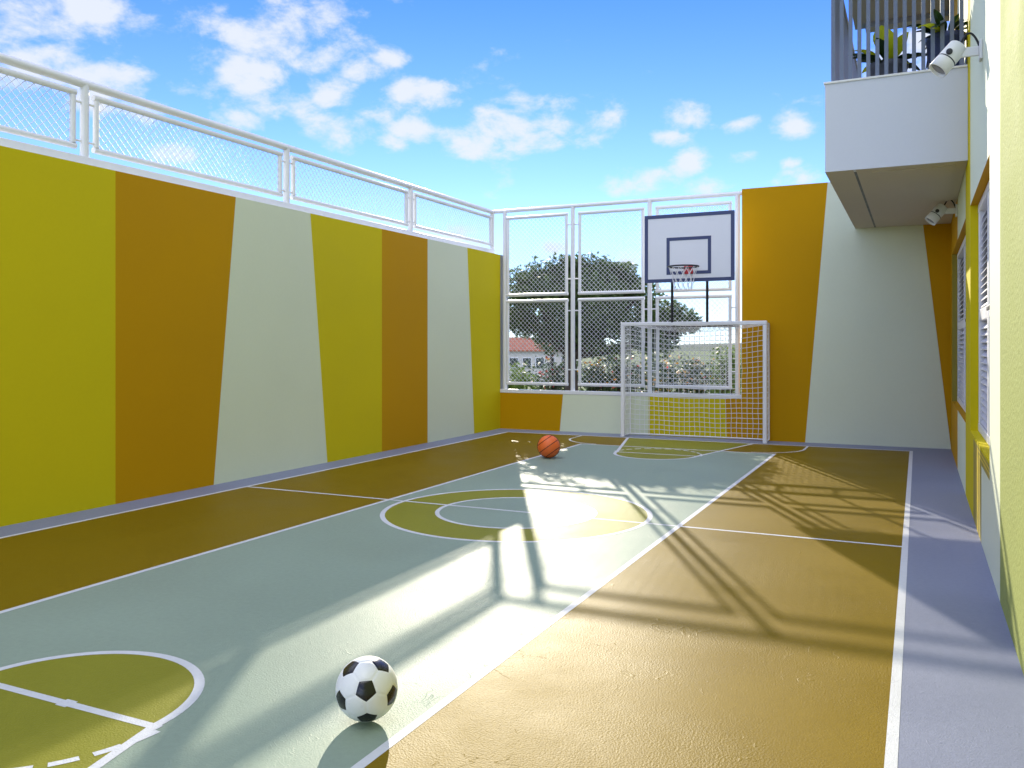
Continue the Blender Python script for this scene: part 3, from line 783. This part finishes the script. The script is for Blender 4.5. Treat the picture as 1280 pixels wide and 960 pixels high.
for i in range(N_ + 1):
    a = -1.5 + 3.0 * i / N_; dd = 700
    x = -math.sin(TH - a) * dd; y = math.cos(TH - a) * dd
    h = 5 + 9 * abs(mnoise.noise(Vector((i * .06, 3.1, 0)))) + 2.2 * mnoise.noise(Vector((i * .5, 0, 7)))
    pr.append(((x, y, GZ - 1), (x * 1.08, y * 1.08, GZ + h), (x * 1.4, y * 1.4, GZ - 1)))
for i in range(N_):
    for k in (0, 1): hl.face([pr[i][k], pr[i + 1][k], pr[i + 1][k + 1], pr[i][k + 1]], M['hill'], True)
struct(hl.build('hills'))

# ------------------------------------------------------------------ light
SA = R(-27.0); SE = R(20.45)
sd = Vector((math.sin(SA) * math.cos(SE), math.cos(SA) * math.cos(SE), math.sin(SE)))
su = bpy.data.lights.new('sun', 'SUN'); su.energy = 3.1; su.angle = R(.5); su.color = (1, .91, .73)
so_ = bpy.data.objects.new('sun', su); COL.objects.link(so_); so_.rotation_euler = sd.to_track_quat('Z', 'Y').to_euler(); so_.location = (0, 0, 20)

wd = bpy.data.worlds.new('World'); scene.world = wd; wd.use_nodes = True
nt = wd.node_tree; N = nt.nodes; L = nt.links
bg = N['Background']
sky = N.new('ShaderNodeTexSky'); sky.sky_type = 'NISHITA'; sky.sun_disc = False
sky.sun_elevation = SE; sky.sun_rotation = SA % (2 * PI); sky.dust_density = 0; sky.air_density = 1.0; sky.ozone_density = 2.5; sky.altitude = 0
tc = N.new('ShaderNodeTexCoord')
def vm(op, a=None, b_=None):
    n = N.new('ShaderNodeVectorMath'); n.operation = op
    for i, q in enumerate((a, b_)):
        if q is None: continue
        if isinstance(q, (tuple, Vector)): n.inputs[i].default_value = tuple(q)
        else: L.new(q, n.inputs[i])
    return n
def fm(op, a=None, b_=None, c=None, clamp=False):
    n = N.new('ShaderNodeMath'); n.operation = op; n.use_clamp = clamp
    for i, q in enumerate((a, b_, c)):
        if q is None: continue
        if isinstance(q, (int, float)): n.inputs[i].default_value = q
        else: L.new(q, n.inputs[i])
    return n.outputs[0]
dirn = tc.outputs['Generated']
sep = N.new('ShaderNodeSeparateXYZ'); L.new(dirn, sep.inputs[0])
den = fm('ADD', fm('MAXIMUM', sep.outputs['Z'], 0.0), .18)
cmb = N.new('ShaderNodeCombineXYZ'); L.new(fm('DIVIDE', sep.outputs['X'], den), cmb.inputs[0]); L.new(fm('DIVIDE', sep.outputs['Y'], den), cmb.inputs[1])
ns = N.new('ShaderNodeTexNoise'); ns.inputs['Scale'].default_value = 15; ns.inputs['Detail'].default_value = 9; ns.inputs['Roughness'].default_value = .60
ns.inputs['Distortion'].default_value = .15
nv = vm('MULTIPLY', dirn, (1, 1, 1.7)); L.new(nv.outputs[0], ns.inputs['Vector'])
field = None
CL = [(110, 12, 75), (25, 72, 95), (105, 105, 70), (185, 135, 45), (335, 45, 95), (290, 92, 90), (385, 70, 50), (425, 118, 55), (455, 90, 45), (350, 130, 60), (545, 122, 55),
      (600, 165, 95), (640, 190, 65), (580, 190, 50), (722, 150, 80), (650, 125, 50), (490, 182, 34), (845, 145, 42), (828, 172, 28), (930, 155, 26), (990, 160, 34),
      (800, 225, 48), (862, 205, 34), (934, 197, 28), (988, 225, 48), (986, 205, 22), (900, 232, 40), (300, 150, 40), (470, 135, 40), (690, 310, 35), (770, 330, 50), (1150, 60, 70), (560, 300, 60), (230, 195, 40), (240, 110, 50), (370, 30, 60), (490, 75, 40), (520, 165, 45), (420, 160, 60), (160, 100, 60), (680, 180, 50), (60, 30, 60), (760, 150, 40), (510, 110, 50)]
for px, py, r in CL:
    c = ray(px, py).normalized(); ang = r / F * (1.1 if px < 560 else 1.05)
    df = vm('SUBTRACT', dirn, c); sc_ = vm('MULTIPLY', df.outputs[0], (1, 1, 1.9)); ln_ = vm('LENGTH', sc_.outputs[0])
    mr = N.new('ShaderNodeMapRange'); mr.interpolation_type = 'SMOOTHSTEP'
    L.new(ln_.outputs['Value'], mr.inputs['Value']); mr.inputs['From Min'].default_value = 0; mr.inputs['From Max'].default_value = ang * 1.35
    mr.inputs['To Min'].default_value = 1; mr.inputs['To Max'].default_value = 0
    field = mr.outputs[0] if field is None else fm('MAXIMUM', field, mr.outputs[0])
# added out-of-view clouds that brighten the shade, from a second, broad noise
nb = N.new('ShaderNodeTexNoise'); nb.inputs['Scale'].default_value = 1.1; nb.inputs['Detail'].default_value = 3; L.new(cmb.outputs[0], nb.inputs['Vector'])
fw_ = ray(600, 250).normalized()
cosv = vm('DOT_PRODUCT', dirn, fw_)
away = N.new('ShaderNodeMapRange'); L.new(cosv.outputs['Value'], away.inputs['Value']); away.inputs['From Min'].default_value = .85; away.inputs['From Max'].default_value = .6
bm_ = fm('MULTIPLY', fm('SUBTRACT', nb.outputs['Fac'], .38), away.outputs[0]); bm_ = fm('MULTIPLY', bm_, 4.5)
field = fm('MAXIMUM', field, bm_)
dn = fm('MULTIPLY_ADD', field, .44, fm('MULTIPLY_ADD', ns.outputs['Fac'], 1.5, -.25))
mk = N.new('ShaderNodeMapRange'); mk.interpolation_type = 'SMOOTHSTEP'; L.new(dn, mk.inputs['Value'])
mk.inputs['From Min'].default_value = .67; mk.inputs['From Max'].default_value = 1.05
cover = fm('MULTIPLY', mk.outputs[0], .92)
up_ = N.new('ShaderNodeMapRange'); L.new(sep.outputs['Z'], up_.inputs['Value']); up_.inputs['From Min'].default_value = 0; up_.inputs['From Max'].default_value = .05
cover = fm('MULTIPLY', cover, up_.outputs[0])
# sky colour: Nishita with the haze kept low
hs = N.new('ShaderNodeHueSaturation'); L.new(sky.outputs[0], hs.inputs['Color']); hs.inputs['Saturation'].default_value = 1.0; hs.inputs['Value'].default_value = 1.0
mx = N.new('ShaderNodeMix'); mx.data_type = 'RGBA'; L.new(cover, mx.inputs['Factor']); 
tint = N.new('ShaderNodeValToRGB'); zf = N.new('ShaderNodeMapRange'); L.new(sep.outputs['Z'], zf.inputs['Value'])
zf.inputs['From Min'].default_value = .0; zf.inputs['From Max'].default_value = .42
L.new(zf.outputs[0], tint.inputs['Fac'])
el_ = tint.color_ramp.elements; el_[0].position = 0; el_[0].color = (.34, .46, .80, 1); el_[1].position = 1; el_[1].color = (.15, .29, .70, 1)
e_ = el_.new(.30); e_.color = (.40, .45, .67, 1)
tm = N.new('ShaderNodeMix'); tm.data_type = 'RGBA'; tm.blend_type = 'MULTIPLY'; tm.inputs['Factor'].default_value = 1
L.new(hs.outputs[0], tm.inputs['A']); L.new(tint.outputs['Color'], tm.inputs['B'])
L.new(tm.outputs['Result'], mx.inputs['A'])
cc = N.new('ShaderNodeMix'); cc.data_type = 'RGBA'; L.new(away.outputs[0], cc.inputs['Factor'])  # unseen clouds get a much brighter white, as added fill light
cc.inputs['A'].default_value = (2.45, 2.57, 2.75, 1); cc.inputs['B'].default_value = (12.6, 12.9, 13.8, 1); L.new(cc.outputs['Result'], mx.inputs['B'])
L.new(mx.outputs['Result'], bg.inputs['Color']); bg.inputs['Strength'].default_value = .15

# ------------------------------------------------------------------ camera and render settings
cd = bpy.data.cameras.new('camera'); cam = bpy.data.objects.new('camera', cd); COL.objects.link(cam)
cam.location = CAM; cam.rotation_euler = (PI / 2, 0, TH)
cd.sensor_width = 36; cd.lens = 36 * F / 1280; cd.shift_y = -(480 - YH) / 1280; cd.clip_end = 5000; cd.clip_start = .05
scene.camera = cam
vs = scene.view_settings; vs.view_transform = 'Standard'; vs.look = 'None'; vs.exposure = 1.25; vs.gamma = 1; vs.use_curve_mapping = False
scene.render.engine = 'CYCLES'; scene.cycles.max_bounces = 8; scene.cycles.diffuse_bounces = 5; scene.cycles.use_denoising = True
scene.cycles.sample_clamp_indirect = 6
